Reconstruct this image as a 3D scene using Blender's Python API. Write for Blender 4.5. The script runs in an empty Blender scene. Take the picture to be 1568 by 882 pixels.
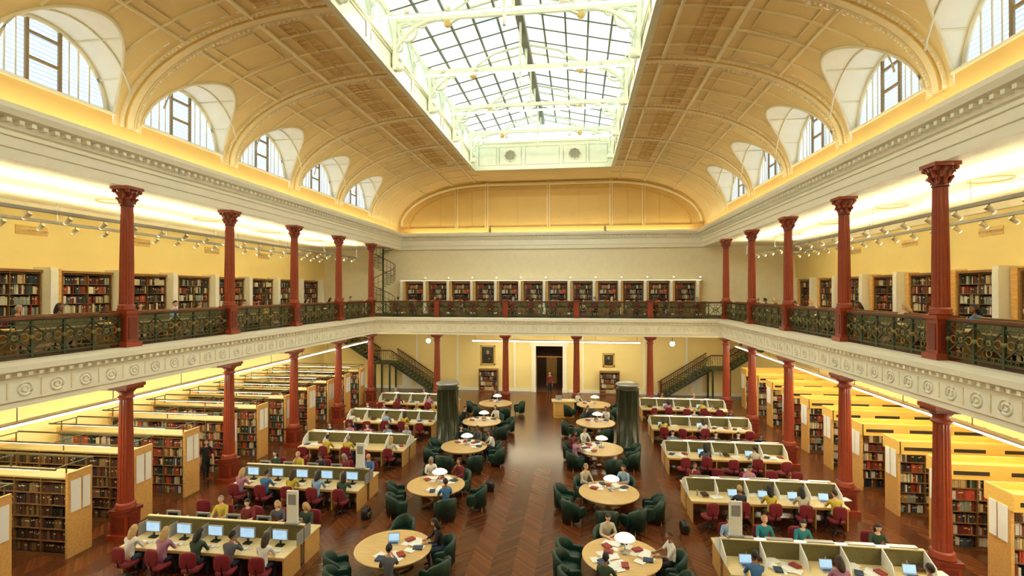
import bpy, math, random
from math import sin, cos, pi, sqrt, radians, asin, floor
from mathutils import Vector, Matrix
random.seed(7)
S = bpy.context.scene
COLL = S.collection

# ------------------------------------------------------------------ materials
def lin(c):
    return tuple(((x/255)/12.92 if x/255 <= .04045 else ((x/255+.055)/1.055)**2.4) for x in c)
MATS = {}
def mat(name, col, rough=.5, metal=0, emit=0, ecol=None, var=.08, scale=3.0, bump=0, attr=None, spec=.5):
    m = bpy.data.materials.new(name); m.use_nodes = True
    nt = m.node_tree; N = nt.nodes; L = nt.links
    b = N['Principled BSDF']; c = lin(col)
    b.inputs['Roughness'].default_value = rough
    b.inputs['Metallic'].default_value = metal
    b.inputs['Specular IOR Level'].default_value = spec
    b.inputs['Base Color'].default_value = (*c, 1)
    tc = N.new('ShaderNodeTexCoord')
    if attr:
        a = N.new('ShaderNodeAttribute'); a.attribute_name = attr
        L.new(a.outputs['Color'], b.inputs['Base Color'])
    elif var:
        n = N.new('ShaderNodeTexNoise'); n.inputs['Scale'].default_value = scale
        n.inputs['Detail'].default_value = 3
        L.new(tc.outputs['Object'], n.inputs['Vector'])
        r = N.new('ShaderNodeValToRGB')
        r.color_ramp.elements[0].position = .3; r.color_ramp.elements[1].position = .7
        r.color_ramp.elements[0].color = (*[x*(1-var) for x in c], 1)
        r.color_ramp.elements[1].color = (*[min(1, x*(1+var)) for x in c], 1)
        L.new(n.outputs['Fac'], r.inputs['Fac']); L.new(r.outputs['Color'], b.inputs['Base Color'])
        if bump:
            bp = N.new('ShaderNodeBump'); bp.inputs['Strength'].default_value = bump
            L.new(n.outputs['Fac'], bp.inputs['Height']); L.new(bp.outputs['Normal'], b.inputs['Normal'])
    if emit:
        b.inputs['Emission Color'].default_value = (*lin(ecol or col), 1)
        b.inputs['Emission Strength'].default_value = emit
    MATS[name] = m
    return m

def wood(name, c1, c2, rough=.35, scale=2.0):
    m = bpy.data.materials.new(name); m.use_nodes = True
    nt = m.node_tree; N = nt.nodes; L = nt.links; b = N['Principled BSDF']
    tc = N.new('ShaderNodeTexCoord'); mp = N.new('ShaderNodeMapping'); mp.inputs['Scale'].default_value = (1, 8, 8)
    n = N.new('ShaderNodeTexNoise'); n.inputs['Scale'].default_value = scale; n.inputs['Detail'].default_value = 4
    r = N.new('ShaderNodeValToRGB')
    r.color_ramp.elements[0].position = .3; r.color_ramp.elements[1].position = .7
    r.color_ramp.elements[0].color = (*lin(c1), 1); r.color_ramp.elements[1].color = (*lin(c2), 1)
    L.new(tc.outputs['Object'], mp.inputs['Vector']); L.new(mp.outputs['Vector'], n.inputs['Vector'])
    L.new(n.outputs['Fac'], r.inputs['Fac']); L.new(r.outputs['Color'], b.inputs['Base Color'])
    b.inputs['Roughness'].default_value = rough
    return m

def parquet():
    m = bpy.data.materials.new('herringbone_parquet'); m.use_nodes = True
    nt = m.node_tree; N = nt.nodes; L = nt.links; b = N['Principled BSDF']
    tc = N.new('ShaderNodeTexCoord'); sp = N.new('ShaderNodeSeparateXYZ'); L.new(tc.outputs['Object'], sp.inputs[0])
    def M(op, a, b_=None, c_=None):
        n = N.new('ShaderNodeMath'); n.operation = op
        for i, x in enumerate((a, b_, c_)):
            if x is None: continue
            if isinstance(x, (int, float)): n.inputs[i].default_value = x
            else: L.new(x, n.inputs[i])
        return n.outputs[0]
    X, Y = sp.outputs[0], sp.outputs[1]
    P = 1.3
    u = M('DIVIDE', X, P); fr = M('FRACT', M('ADD', u, 100.0))
    t = M('MULTIPLY', M('ABSOLUTE', M('SUBTRACT', fr, .5)), P)
    v = M('DIVIDE', M('ADD', Y, t), .13)
    iv = M('FLOOR', v); hf = M('FLOOR', M('MULTIPLY', u, 2.0))
    cb = N.new('ShaderNodeCombineXYZ'); L.new(hf, cb.inputs[0]); L.new(iv, cb.inputs[1])
    wn = N.new('ShaderNodeTexWhiteNoise'); L.new(cb.outputs[0], wn.inputs['Vector'])
    par = M('MULTIPLY', M('MODULO', M('ABSOLUTE', hf), 2.0), .3)
    n = N.new('ShaderNodeTexNoise'); n.inputs['Scale'].default_value = .35; L.new(tc.outputs['Object'], n.inputs['Vector'])
    f = M('ADD', M('ADD', M('MULTIPLY', wn.outputs['Value'], .4), par), M('MULTIPLY', n.outputs['Fac'], .3))
    r = N.new('ShaderNodeValToRGB')
    r.color_ramp.elements[0].position = .05; r.color_ramp.elements[1].position = .95
    r.color_ramp.elements[0].color = (*lin((60, 28, 14)), 1); r.color_ramp.elements[1].color = (*lin((118, 62, 32)), 1)
    L.new(f, r.inputs['Fac'])
    g = M('GREATER_THAN', M('FRACT', v), .06)
    mx = N.new('ShaderNodeMix'); mx.data_type = 'RGBA'; L.new(g, mx.inputs[0])
    mx.inputs[6].default_value = (*lin((46, 22, 12)), 1); L.new(r.outputs['Color'], mx.inputs[7])
    L.new(mx.outputs[2], b.inputs['Base Color'])
    L.new(M('ADD', M('MULTIPLY', n.outputs['Fac'], .14), .16), b.inputs['Roughness'])
    return m

def blindmat():
    m = bpy.data.materials.new('louvred_glazing'); m.use_nodes = True
    nt = m.node_tree; N = nt.nodes; L = nt.links; b = N['Principled BSDF']
    tc = N.new('ShaderNodeTexCoord'); sp = N.new('ShaderNodeSeparateXYZ'); L.new(tc.outputs['Object'], sp.inputs[0])
    a = N.new('ShaderNodeMath'); a.operation = 'MULTIPLY'; a.inputs[1].default_value = 8; L.new(sp.outputs[2], a.inputs[0])
    fr = N.new('ShaderNodeMath'); fr.operation = 'FRACT'; L.new(a.outputs[0], fr.inputs[0])
    r = N.new('ShaderNodeValToRGB')
    r.color_ramp.elements[0].position = .2; r.color_ramp.elements[1].position = .5
    r.color_ramp.elements[0].color = (*lin((146, 182, 222)), 1); r.color_ramp.elements[1].color = (*lin((220, 236, 252)), 1)
    L.new(fr.outputs[0], r.inputs['Fac']); L.new(r.outputs['Color'], b.inputs['Emission Color'])
    b.inputs['Emission Strength'].default_value = .56
    b.inputs['Base Color'].default_value = (.3, .35, .4, 1)
    return m

cream = mat('cream_plaster', (249, 240, 208), .6, var=.03)
creamy = mat('yellow_wall_paint', (251, 229, 156), .6, var=.03, scale=.6)
vaultm = mat('vault_plaster', (242, 214, 148), .6, var=.05, scale=.5)
vaultrib = mat('vault_rib_plaster', (250, 232, 180), .5, var=.04)
gold = mat('gilded_trim', (216, 176, 92), .45, var=.1, scale=6)
lattice = mat('gilt_lattice', (224, 184, 104), .5, var=.08, scale=6)
goldwall = mat('gold_end_wall', (228, 190, 108), .6, var=.05, scale=.6)
white = mat('white_plaster', (252, 249, 230), .5, var=.02)
lantern = mat('lantern_paint', (238, 242, 216), .45, var=.05)
red = mat('oxblood_column_paint', (146, 54, 30), .35, var=.12, scale=5)
red2 = mat('oxblood_dark', (110, 36, 22), .4, var=.15, scale=8)
iron = mat('bronze_green_iron', (50, 62, 38), .45, metal=.2, var=.2, scale=8)
irong = mat('gilt_iron', (128, 122, 66), .45, metal=.2, var=.2)
olive = mat('olive_felt', (106, 98, 58), .8, var=.1, scale=12)
railwood = wood('handrail_mahogany', (84, 34, 18), (116, 50, 28), .3)
oak = wood('oak_veneer', (208, 154, 78), (230, 180, 104), .4)
oakd = wood('dark_oak', (122, 82, 40), (152, 106, 56), .4)
desktop = wood('pale_desktop', (226, 202, 144), (240, 218, 166), .35)
tabletop = wood('maple_tabletop', (208, 170, 108), (228, 194, 134), .3)
yellowtop = wood('golden_canopy_wood', (226, 178, 76), (240, 198, 102), .45)
palewood = wood('pale_canopy_wood', (160, 140, 84), (180, 158, 100), .5)
frameolive = mat('stack_frame_olive', (74, 68, 38), .6, var=.1)
shelfm = wood('shelf_timber', (104, 70, 36), (134, 94, 52), .5)
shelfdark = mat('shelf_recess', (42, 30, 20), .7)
bookm = mat('book_spines', (200, 200, 200), .6, attr='bc')
green = mat('green_leather', (14, 50, 38), .45, var=.2, scale=5)
greencyl = mat('dark_green_enamel', (44, 50, 32), .25, var=.15, scale=2)
crimson = mat('crimson_fabric', (120, 16, 30), .8, var=.12, scale=10)
black = mat('black_plastic', (20, 20, 22), .4, var=.1)
grey = mat('grey_plastic', (150, 150, 150), .4, var=.05)
silver = mat('silver_metal', (176, 178, 180), .3, metal=.7, var=.05)
paper = mat('paper', (246, 246, 240), .7, var=.02)
screen = mat('monitor_screen', (150, 190, 225), .2, emit=.34, ecol=(160, 200, 235), var=.2, scale=4)
key = mat('keyboard_white', (222, 222, 218), .5, var=.06, scale=30)
tube = mat('fluorescent_tube', (255, 252, 236), .4, emit=15, ecol=(255, 245, 208), var=0)
ceilfill = mat('ceiling_fill_strip', (255, 252, 236), .4, emit=25, ecol=(255, 243, 200), var=0)  # added fill strip on the tracks, out of view, brightens the ceilings
covel = mat('cove_light_tube', (255, 252, 236), .4, emit=4.2, ecol=(255, 244, 214), var=0)
barfill = mat('tie_bar_fill', (255, 254, 244), .4, emit=30, ecol=(255, 247, 220), var=0)  # added fill glow under the tie bars, makes up for the dimmed skylight
tubew = mat('shelf_lamp_tube', (255, 240, 190), .4, emit=1.5, ecol=(255, 240, 196), var=0)
lampshade = mat('opal_lamp_glass', (252, 248, 232), .4, emit=.3, ecol=(255, 246, 226), var=0)
spotface = mat('spotlight_lens', (252, 248, 232), .4, emit=8, ecol=(255, 240, 198), var=0)
glob = mat('globe_lamp_glass', (255, 250, 230), .4, emit=7, ecol=(255, 248, 222), var=0)
globs = mat('small_lamp_glass', (255, 250, 230), .4, emit=1.0, ecol=(255, 248, 222), var=0)
g1 = mat('frosted_glass_white', (225, 235, 230), .5, emit=.62, ecol=(232, 247, 242), var=0)
g2 = mat('frosted_glass_blue', (205, 225, 225), .5, emit=.46, ecol=(206, 234, 238), var=0)
g3 = mat('frosted_glass_warm', (235, 235, 215), .5, emit=.55, ecol=(238, 246, 226), var=0)
blind = blindmat()
glazbar = mat('glazing_bar_bronze', (104, 104, 80), .5, var=.1)
winframe = mat('window_frame_bronze', (158, 134, 88), .5, var=.1)
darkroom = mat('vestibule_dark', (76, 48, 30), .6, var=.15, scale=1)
carpet = mat('gallery_carpet', (86, 58, 40), .9, var=.1, scale=20)
canvas = mat('dark_oil_canvas', (46, 52, 38), .5, var=.6, scale=4)
canvas2 = mat('portrait_face_paint', (168, 128, 96), .5, var=.25, scale=6)

# ------------------------------------------------------------------ mesh builder
class MB:
    def __init__(s):
        s.v = []; s.f = []; s.m = []; s.c = []; s.s = []; s.mats = []; s.M = Matrix.Identity(4); s.usecol = False
    def mi(s, m):
        if m not in s.mats: s.mats.append(m)
        return s.mats.index(m)
    def add(s, vs, fs, m, smooth=False, col=None):
        o = len(s.v); M = s.M
        s.v.extend([tuple(M @ Vector(p)) for p in vs]); k = s.mi(m)
        for f in fs:
            s.f.append([i+o for i in f]); s.m.append(k); s.s.append(smooth); s.c.append(col or (1, 1, 1))
        if col: s.usecol = True
    def box(s, c, d, m, rz=0, rx=0, ry=0, col=None):
        x, y, z = d[0]/2, d[1]/2, d[2]/2
        ps = [Vector(p) for p in ((-x,-y,-z),(x,-y,-z),(x,y,-z),(-x,y,-z),(-x,-y,z),(x,-y,z),(x,y,z),(-x,y,z))]
        if rz or rx or ry:
            R = Matrix.Rotation(rz, 3, 'Z') @ Matrix.Rotation(ry, 3, 'Y') @ Matrix.Rotation(rx, 3, 'X')
            ps = [R @ p for p in ps]
        s.add([(p.x+c[0], p.y+c[1], p.z+c[2]) for p in ps],
              [(0,3,2,1),(4,5,6,7),(0,1,5,4),(1,2,6,5),(2,3,7,6),(3,0,4,7)], m, col=col)
    def bb(s, x0, x1, y0, y1, z0, z1, m, col=None):
        s.box(((x0+x1)/2, (y0+y1)/2, (z0+z1)/2), (abs(x1-x0), abs(y1-y0), abs(z1-z0)), m, col=col)
    def rev(s, prof, m, c=(0, 0, 0), n=16, smooth=True, flute=0):
        vs = []; fs = []
        for r, z in prof:
            for i in range(n):
                a = 2*pi*i/n; rr = r*(1-flute*(i % 2)); vs.append((c[0]+rr*cos(a), c[1]+rr*sin(a), c[2]+z))
        for j in range(len(prof)-1):
            for i in range(n):
                k = (i+1) % n; fs.append((j*n+i, j*n+k, (j+1)*n+k, (j+1)*n+i))
        fs.append(tuple(range(n))[::-1]); fs.append(tuple(range((len(prof)-1)*n, len(prof)*n)))
        s.add(vs, fs, m, smooth)
    def tube(s, pts, r, m, n=6, closed=False, smooth=True):
        pts = [Vector(p) for p in pts]; K = len(pts); vs = []; fs = []
        for i, p in enumerate(pts):
            if closed: d = pts[(i+1) % K]-pts[i-1]
            else: d = pts[min(i+1, K-1)]-pts[max(i-1, 0)]
            d.normalize(); up = Vector((0, 0, 1)) if abs(d.z) < .9 else Vector((0, 1, 0))
            a = d.cross(up).normalized(); b = d.cross(a).normalized()
            rr = r[i] if isinstance(r, (list, tuple)) else r
            for k in range(n):
                t = 2*pi*k/n+pi/4; vs.append(tuple(p+a*rr*cos(t)+b*rr*sin(t)))
        for i in range(K if closed else K-1):
            j = (i+1) % K
            for k in range(n):
                l = (k+1) % n; fs.append((i*n+k, i*n+l, j*n+l, j*n+k))
        if not closed:
            fs.append(tuple(range(n))); fs.append(tuple(range((K-1)*n, K*n))[::-1])
        s.add(vs, fs, m, smooth)
    def ring(s, c, R, r, m, axis='Y', n=16, k=5, a0=0, a1=2*pi):
        full = abs(a1-a0-2*pi) < 1e-4; pts = []
        for i in range(n if full else n+1):
            a = a0+(a1-a0)*i/n
            if axis == 'Y': pts.append((c[0]+R*cos(a), c[1], c[2]+R*sin(a)))
            elif axis == 'X': pts.append((c[0], c[1]+R*cos(a), c[2]+R*sin(a)))
            else: pts.append((c[0]+R*cos(a), c[1]+R*sin(a), c[2]))
        s.tube(pts, r, m, k, closed=full)
    def ell(s, c, r, m, n=12, k=8, e=1.0, keep=None, f=None):
        vs = []; fs = []
        def pw(x): return math.copysign(abs(x)**e, x)
        for j in range(k+1):
            ph = -pi/2+pi*j/k
            for i in range(n):
                a = 2*pi*i/n; d = (pw(cos(ph))*pw(cos(a)), pw(cos(ph))*pw(sin(a)), pw(sin(ph)))
                q = f(d) if f else (1, 1, 1)
                vs.append((c[0]+d[0]*r[0]*q[0], c[1]+d[1]*r[1]*q[1], c[2]+d[2]*r[2]*q[2]))
        for j in range(k):
            for i in range(n):
                l = (i+1) % n; q = (j*n+i, j*n+l, (j+1)*n+l, (j+1)*n+i)
                if keep:
                    cc = [sum((vs[t][u]-c[u])/r[u] for t in q)/4 for u in range(3)]
                    if not keep(cc): continue
                fs.append(q)
        s.add(vs, fs, m, True)
    def loop(s, prof, x, y0, y1, m):
        vs = []; n = len(prof); fs = []
        for d, z in prof:
            vs += [(-x+d, y0+d, z), (-x+d, y1-d, z), (x-d, y1-d, z), (x-d, y0+d, z)]
        for j in range(n-1):
            for i in range(4):
                l = (i+1) % 4; fs.append((j*4+i, j*4+l, (j+1)*4+l, (j+1)*4+i))
        s.add(vs, fs, m)
    def mesh(s, name):
        me = bpy.data.meshes.new(name); me.from_pydata(s.v, [], s.f)
        for m in s.mats: me.materials.append(m)
        me.polygons.foreach_set('material_index', s.m); me.polygons.foreach_set('use_smooth', s.s)
        if s.usecol:
            ca = me.color_attributes.new(name='bc', type='FLOAT_COLOR', domain='CORNER'); dat = []
            for f, c in zip(s.f, s.c): dat += [c[0], c[1], c[2], 1]*len(f)
            ca.data.foreach_set('color', dat)
        me.update(); return me
    def obj(s, name, loc=(0, 0, 0), rz=0): return put(s.mesh(name), name, loc, rz)
def put(me, name, loc=(0, 0, 0), rz=0):
    o = bpy.data.objects.new(name, me); o.location = loc; o.rotation_euler = (0, 0, rz); COLL.objects.link(o); return o

# ------------------------------------------------------------------ dimensions (metres)
CX = 12.1; WX = 18.7; YB = 40.8; YF = -6.8
COLY = [34.9-4.98*k for k in range(7)]
DECK = 6.2; SOF = 5.0; ZC = 11.45
SKX = 4.95; SKZ = 16.85; SKY1 = 36.46; SKY0 = .04

b = MB(); b.bb(-WX, WX, YF, YB, -.2, 0, parquet()); b.obj('floor')
b = MB(); b.bb(-WX-.2, -WX, YF, YB+.2, -.2, 11.8, creamy); b.obj('wall_left')
b = MB(); b.bb(WX, WX+.2, YF, YB+.2, -.2, 11.8, creamy); b.obj('wall_right')
b = MB(); b.bb(-WX-.2, WX+.2, YF-.2, YF, -.2, 17.2, creamy); b.obj('wall_front')
DX0, DX1, DH = -.98, 1.48, 3.65
b = MB()
b.bb(-WX-.2, DX0, YB, YB+.25, -.2, DECK, creamy); b.bb(DX1, WX+.2, YB, YB+.25, -.2, DECK, creamy)
b.bb(DX0, DX1, YB, YB+.25, DH, DECK, creamy)
b.bb(-WX-.2, WX+.2, YB, YB+.25, DECK, 12.8, cream)
b.bb(-WX-.2, WX+.2, YB, YB+.25, 12.8, 17.4, goldwall)
b.obj('wall_back')
b = MB()
for x in (-7.3, -4.8, .2, 5.1, 7.6):
    b.bb(x-.13, x+.13, YB-.09, YB, 12.9, 16.8, vaultrib); b.bb(x-.05, x+.05, YB-.13, YB, 12.9, 16.8, gold)
for x in (-8.6, -6, -2.3, 2.6, 6.4, 8.8): b.bb(x-.02, x+.02, YB-.03, YB, 13.1, 16.2, gold)
b.bb(-12.1, 12.1, YB-.12, YB, 12.85, 13.15, gold)
arc = [(SKX+7.0*cos(a), YB-.07, 13.3+3.3*sin(a)) for a in [pi/2*i/16 for i in range(17)]]
b.tube([(x, y, z) for x, y, z in arc]+[(-x, y, z) for x, y, z in arc[::-1]], .13, vaultrib, 6)
arc = [(SKX+6.2*cos(a), YB-.05, 13.2+3.0*sin(a)) for a in [pi/2*i/16 for i in range(17)]]
b.tube([(x, y, z) for x, y, z in arc]+[(-x, y, z) for x, y, z in arc[::-1]], .05, gold, 6)
b.obj('trim_end_wall')
b = MB()
b.box((0, 0, 0), (.16, .2, .26), black); b.box((0, -.105, 0), (.12, .01, .2), grey); b.box((0, .1, .2), (.04, .04, .2), black)
spk = b.mesh('wall_loudspeaker')
for x in (-4.4, 4.6): put(spk, 'wall_loudspeaker', (x, YB-.75, 12.85))
b = MB()
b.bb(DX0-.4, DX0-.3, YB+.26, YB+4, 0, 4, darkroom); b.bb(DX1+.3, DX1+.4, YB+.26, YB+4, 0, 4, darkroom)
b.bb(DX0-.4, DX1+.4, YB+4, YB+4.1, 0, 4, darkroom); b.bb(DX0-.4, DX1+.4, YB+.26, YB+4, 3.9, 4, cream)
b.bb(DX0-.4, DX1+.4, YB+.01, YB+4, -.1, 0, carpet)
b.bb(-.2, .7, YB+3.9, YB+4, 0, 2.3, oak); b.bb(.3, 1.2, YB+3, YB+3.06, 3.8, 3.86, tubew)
b.obj('wall_vestibule')
b = MB()
for x in (DX0, DX1):
    b.bb(x-.16, x+.16, YB-.15, YB+.25, 0, DH+.1, white); b.bb(x-.2, x+.2, YB-.18, YB, 0, .3, white)
b.bb(DX0-.3, DX1+.3, YB-.18, YB+.05, DH, DH+.35, white); b.bb(DX0-.42, DX1+.42, YB-.28, YB, DH+.35, DH+.5, white)
for s in (-1, 1):
    xx = DX0+.16 if s < 0 else DX1-.16
    b.bb(xx-.03, xx+.03, YB+.25, YB+1.2, 0, 2.7, oakd)
b.bb(DX0+.1, DX1-.1, YB+.1, YB+.16, 2.72, 2.82, oakd)
b.obj('door_1')

# vault -----------------------------------------------------------------------
R = 1.95; ZS = 13.65; VA = CX-SKX; VB = 3.55; VZ = 13.3
def ev(phi, off=0): return (SKX+(VA-off)*cos(phi), VZ+(VB-off)*sin(phi))
WINY = [(COLY[k]+COLY[k+1])/2 for k in range(6)]+[COLY[6]-2.49]
def grid(b, cols, m, smooth=True):
    n = len(cols[0]); vs = [p for c in cols for p in c]; fs = []
    for i in range(len(cols)-1):
        for j in range(n-1): fs.append((i*n+j, (i+1)*n+j, (i+1)*n+j+1, i*n+j+1))
    b.add(vs, fs, m, smooth)
for s, nm in ((-1, 'left'), (1, 'right')):
    b = MB()
    def col(y, p0, n=18):
        return [(s*ev(p0+(pi/2-p0)*j/n)[0], y, ev(p0+(pi/2-p0)*j/n)[1]) for j in range(n+1)]
    edges = [YB]+[e for w in WINY for e in (w+R, w-R)]+[YF]
    for i in range(0, len(edges), 2): grid(b, [col(edges[i], 0), col(edges[i+1], 0)], vaultm)
    for i in range(0, len(edges), 2): b.add([(s*CX, edges[i], 12.6), (s*CX, edges[i+1], 12.6), (s*CX, edges[i+1], 13.3), (s*CX, edges[i], 13.3)], [(0, 1, 2, 3)], goldwall)
    for w in WINY:
        cs = []; lu = []
        for i in range(29):
            th = -pi/2+pi*i/28; t = R*sin(th); zl = ZS+R*cos(th)
            p0 = asin((zl-VZ)/VB); cs.append(col(w+t, p0)); xv = ev(p0)[0]
            lu.append([(s*(CX+.3), w+t, zl), (s*(CX*.5+xv*.5), w+t, zl), (s*xv, w+t, zl)])
        grid(b, cs, vaultm); grid(b, lu, white)
        b.bb(s*CX, s*(CX+.1), w-R, w+R, 12.6, ZS, goldwall)
        b.bb(s*(CX-.06), s*(CX+.35), w-R-.05, w+R+.05, ZS-.08, ZS, cream)
        ed = []
        for i in range(29):
            th = -pi/2+pi*i/28; t = R*sin(th); zl = ZS+R*cos(th); ed.append((s*(ev(asin((zl-VZ)/VB))[0]-.02), w+t, zl-.01))
        b.tube(ed, .05, cream, 5)
        for q in (-1.05, -.45, .45, 1.05):
            th = q; t = R*sin(th); zl = ZS+R*cos(th)-.02; xv = ev(asin((zl-VZ)/VB))[0]
            b.tube([(s*(CX+.2), w+t, zl), (s*xv, w+t, zl)], .03, cream, 4)
        b.tube([(s*(CX-.75), w+R*.985*sin(-1.3+2.6*i/20), ZS+R*.985*cos(-1.3+2.6*i/20)) for i in range(21)], .03, cream, 4)
        for t in (-1.25, 0, 1.25):
            zl = ZS+sqrt(R*R-t*t); p0 = asin((zl-VZ)/VB)+.03
            b.tube([(s*ev(p0+(pi/2-p0)*j/14, .02)[0], w+t, ev(p0+(pi/2-p0)*j/14, .02)[1]) for j in range(15)], .05, vaultrib, 4)
    def rib(y, wd, off, m, p0=0, p1=pi/2, n=20):
        cols = []
        for dy, o in ((-wd/2, 0), (-wd/2, off), (wd/2, off), (wd/2, 0)):
            cols.append([(s*ev(p0+(p1-p0)*j/n, o)[0], y+dy, ev(p0+(p1-p0)*j/n, o)[1]) for j in range(n+1)])
        grid(b, cols, m, False)
    for y in COLY+[.04]:
        rib(y, .62, .05, vaultrib); rib(y, .34, .09, gold); rib(y, .24, .11, vaultrib)
        for e in (-.3, .3):
            for j in range(0, 60):
                p = pi/2*j/60+.02; b.box((s*ev(p, .08)[0], y+e, ev(p, .08)[1]), (.06, .06, .06), cream)
    rib(YB-.2, .4, .1, gold)
    for y in (36.4, 38.4): rib(y, .1, .05, vaultrib)
    for p, r_ in ((radians(68), .08), (radians(47), .05), (radians(84), .08)):
        x, z = ev(p, .03); b.tube([(s*x, YF, z), (s*x, YB, z)], r_, vaultrib, 4)
    for k in range(7):
        y0 = (COLY[k]-4.98)+.55; y1 = COLY[k]-.55
        xa, za = ev(radians(72), .04); xb, zb = ev(radians(78), .04)
        nq = 14
        for q in range(nq+1):
            y = y0+(y1-y0)*q/nq; b.tube([(s*xa, y, za), (s*xb, y, zb)], .02, lattice, 4)
        for u in (0, .5, 1): b.tube([(s*(xa+(xb-xa)*u), y0, za+(zb-za)*u), (s*(xa+(xb-xa)*u), y1, za+(zb-za)*u)], .022, lattice, 4)
        xa, za = ev(radians(51), .03); xb, zb = ev(radians(64), .03)
        for e in ((y0, (y0+y1)/2-.2), ((y0+y1)/2+.2, y1)):
            b.tube([(s*xa, e[0], za), (s*xb, e[0], zb), (s*xb, e[1], zb), (s*xa, e[1], za)], .025, vaultrib, 4, closed=True)
    b.obj('ceiling_vault_'+nm)
b = MB(); b.bb(-SKX, SKX, SKY1+.1, YB, SKZ, SKZ+.15, vaultm); b.bb(-SKX, SKX, YF, SKY0-.1, SKZ, SKZ+.15, vaultm); b.obj('ceiling_flat_ends')

# lunette windows
b = MB()
n = 28; vs = [(0, 0, 0)]+[(0, R*sin(-pi/2+pi*i/n), R*cos(-pi/2+pi*i/n)) for i in range(n+1)]
b.add(vs, [(0, i, i+1) for i in range(1, n+1)], blind)
def bar(y0, z0, y1, z1, r, m): b.tube([(-.05, y0, z0), (-.05, y1, z1)], r, m, 4)
b.tube([(-.05, R*.97*sin(-pi/2+pi*i/n), R*.97*cos(-pi/2+pi*i/n)) for i in range(n+1)], .07, cream, 6)
bar(-R, .04, R, .04, .07, cream)
for y in (-1.35, -1.0, 1.0, 1.35): bar(y, 0, y, sqrt(R*R-y*y)*.97, .025, cream)
for y in (-.45, .45): bar(y, 0, y, sqrt(R*R-y*y)*.97, .055, winframe)
bar(-.45, .75, .45, .75, .055, winframe); bar(-.45, 1.45, .45, 1.45, .05, winframe)
for y in (-.72, .72): bar(y, 0, y, sqrt(R*R-y*y)*.97, .02, cream)
wm = b.mesh('lunette_window')
i = 1
for s in (-1, 1):
    for w in WINY:
        put(wm, 'window_%d' % i, (s*(CX+.25), w, ZS), 0 if s > 0 else pi); i += 1

# main entablature and gallery fascia
b = MB()
b.loop([(-.3, 12.7), (-.3, 11.4), (.15, 11.4), (.15, 11.68), (.2, 11.7), (.2, 12.12), (.28, 12.16), (.3, 12.36), (.55, 12.43), (.62, 12.58), (.6, 12.72), (.54, 12.72), (.54, 12.62), (0, 12.62)], CX, YF, YB, white)
y = YF+.5
while y < YB-.4:
    for s in (-1, 1): b.box((s*(CX-.38), y, 12.32), (.2, .12, .1), white)
    y += .3
x = -11.4
while x < 11.5: b.box((x, YB-.38, 12.32), (.12, .2, .1), white); x += .3
for s in (-1, 1): b.tube([(s*(CX-.22), YF, 12.0), (s*(CX-.22), YB-.2, 12.0)], .025, cream, 4)
b.obj('trim_cornice')
b = MB()   # concealed cove tubes on top of the cornice
for s in (-1, 1): b.bb(s*(CX-.42), s*(CX-.5), YF+.7, YB-.8, 12.63, 12.68, covel)
b.bb(-11.2, 11.2, YB-.5, YB-.42, 12.63, 12.68, covel)
b.obj('cove_light')
b = MB(); YG = 34.9; YF2 = -.9
b.loop([(-.2, 5.0), (.28, 5.0), (.28, 5.14), (.34, 5.18), (.34, 5.76), (.4, 5.8), (.42, 5.9), (.58, 5.97), (.6, 6.12), (.3, 6.19), (-.2, 6.2)], CX, YF2, YG, white)
y = .0
rosc = []
while y < YG-.8: rosc.append(y); y += .83
for y in rosc:
    for s in (-1, 1):
        X = s*(CX-.34)
        b.ring((X, y, 5.47), .17, .035, white, 'X', 14, 5); b.ring((X, y, 5.47), .08, .03, cream, 'X', 10, 4)
        b.box((X, y+.415, 5.47), (.05, .05, .42), cream)
x = -11.2
while x < 11.3:
    b.ring((x, YG-.34, 5.47), .17, .035, white, 'Y', 14, 5); b.ring((x, YG-.34, 5.47), .08, .03, cream, 'Y', 10, 4)
    b.box((x+.415, YG-.34, 5.47), (.05, .05, .42), cream); x += .83
y = 0
while y < YG-.5:
    for s in (-1, 1): b.box((s*(CX-.45), y, 5.88), (.14, .1, .09), white)
    y += .27
x = -11.5
while x < 11.6: b.box((x, YG-.45, 5.88), (.1, .14, .09), white); x += .27
b.obj('trim_gallery_fascia')
for s, nm in ((-1, 'left'), (1, 'right')):
    b = MB(); b.bb(s*(CX+.0), s*WX, YF, YB, SOF, DECK-.03, cream); b.bb(s*(CX+.0), s*WX, YF, YB, DECK-.03, DECK, carpet)
    for y in COLY+[.04]: b.bb(s*(CX+.2), s*WX, y-.2, y+.2, SOF-.22, SOF, cream)
    b.obj('floor_gallery_'+nm)
    b = MB(); b.bb(s*(CX+.3), s*WX, YF, YB, ZC, ZC+.2, cream)
    for y in WINY:
        b.ring((s*15.1, y, ZC), .9, .05, cream, 'Z', 28, 5); b.ring((s*15.1, y, ZC), .55, .04, gold, 'Z', 22, 5)
    b.bb(s*(WX-.15), s*WX, YF, YB, ZC-.3, ZC, cream)
    for y in WINY:
        b.bb(s*(WX-.02), s*WX, y-.6, y+.6, 10.2, 10.55, gold)
        for q in range(-5, 6): b.ring((s*(WX-.04), y+q*.11, 10.37), .05, .012, cream, 'X', 8, 4)
    b.obj('ceiling_gallery_'+nm)
b = MB(); b.bb(-CX, CX, YG, YB, SOF, DECK-.03, cream); b.bb(-CX, CX, YG, YB, DECK-.03, DECK, carpet); b.obj('floor_gallery_back')
b = MB(); b.bb(-CX, CX, YF, YF2, SOF, DECK, cream); b.obj('floor_gallery_front')
b = MB()
b.bb(-WX, DX0-.3, YB-.04, YB, 0, .25, white); b.bb(DX1+.3, WX, YB-.04, YB, 0, .25, white); b.obj('baseboard_back')
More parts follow.
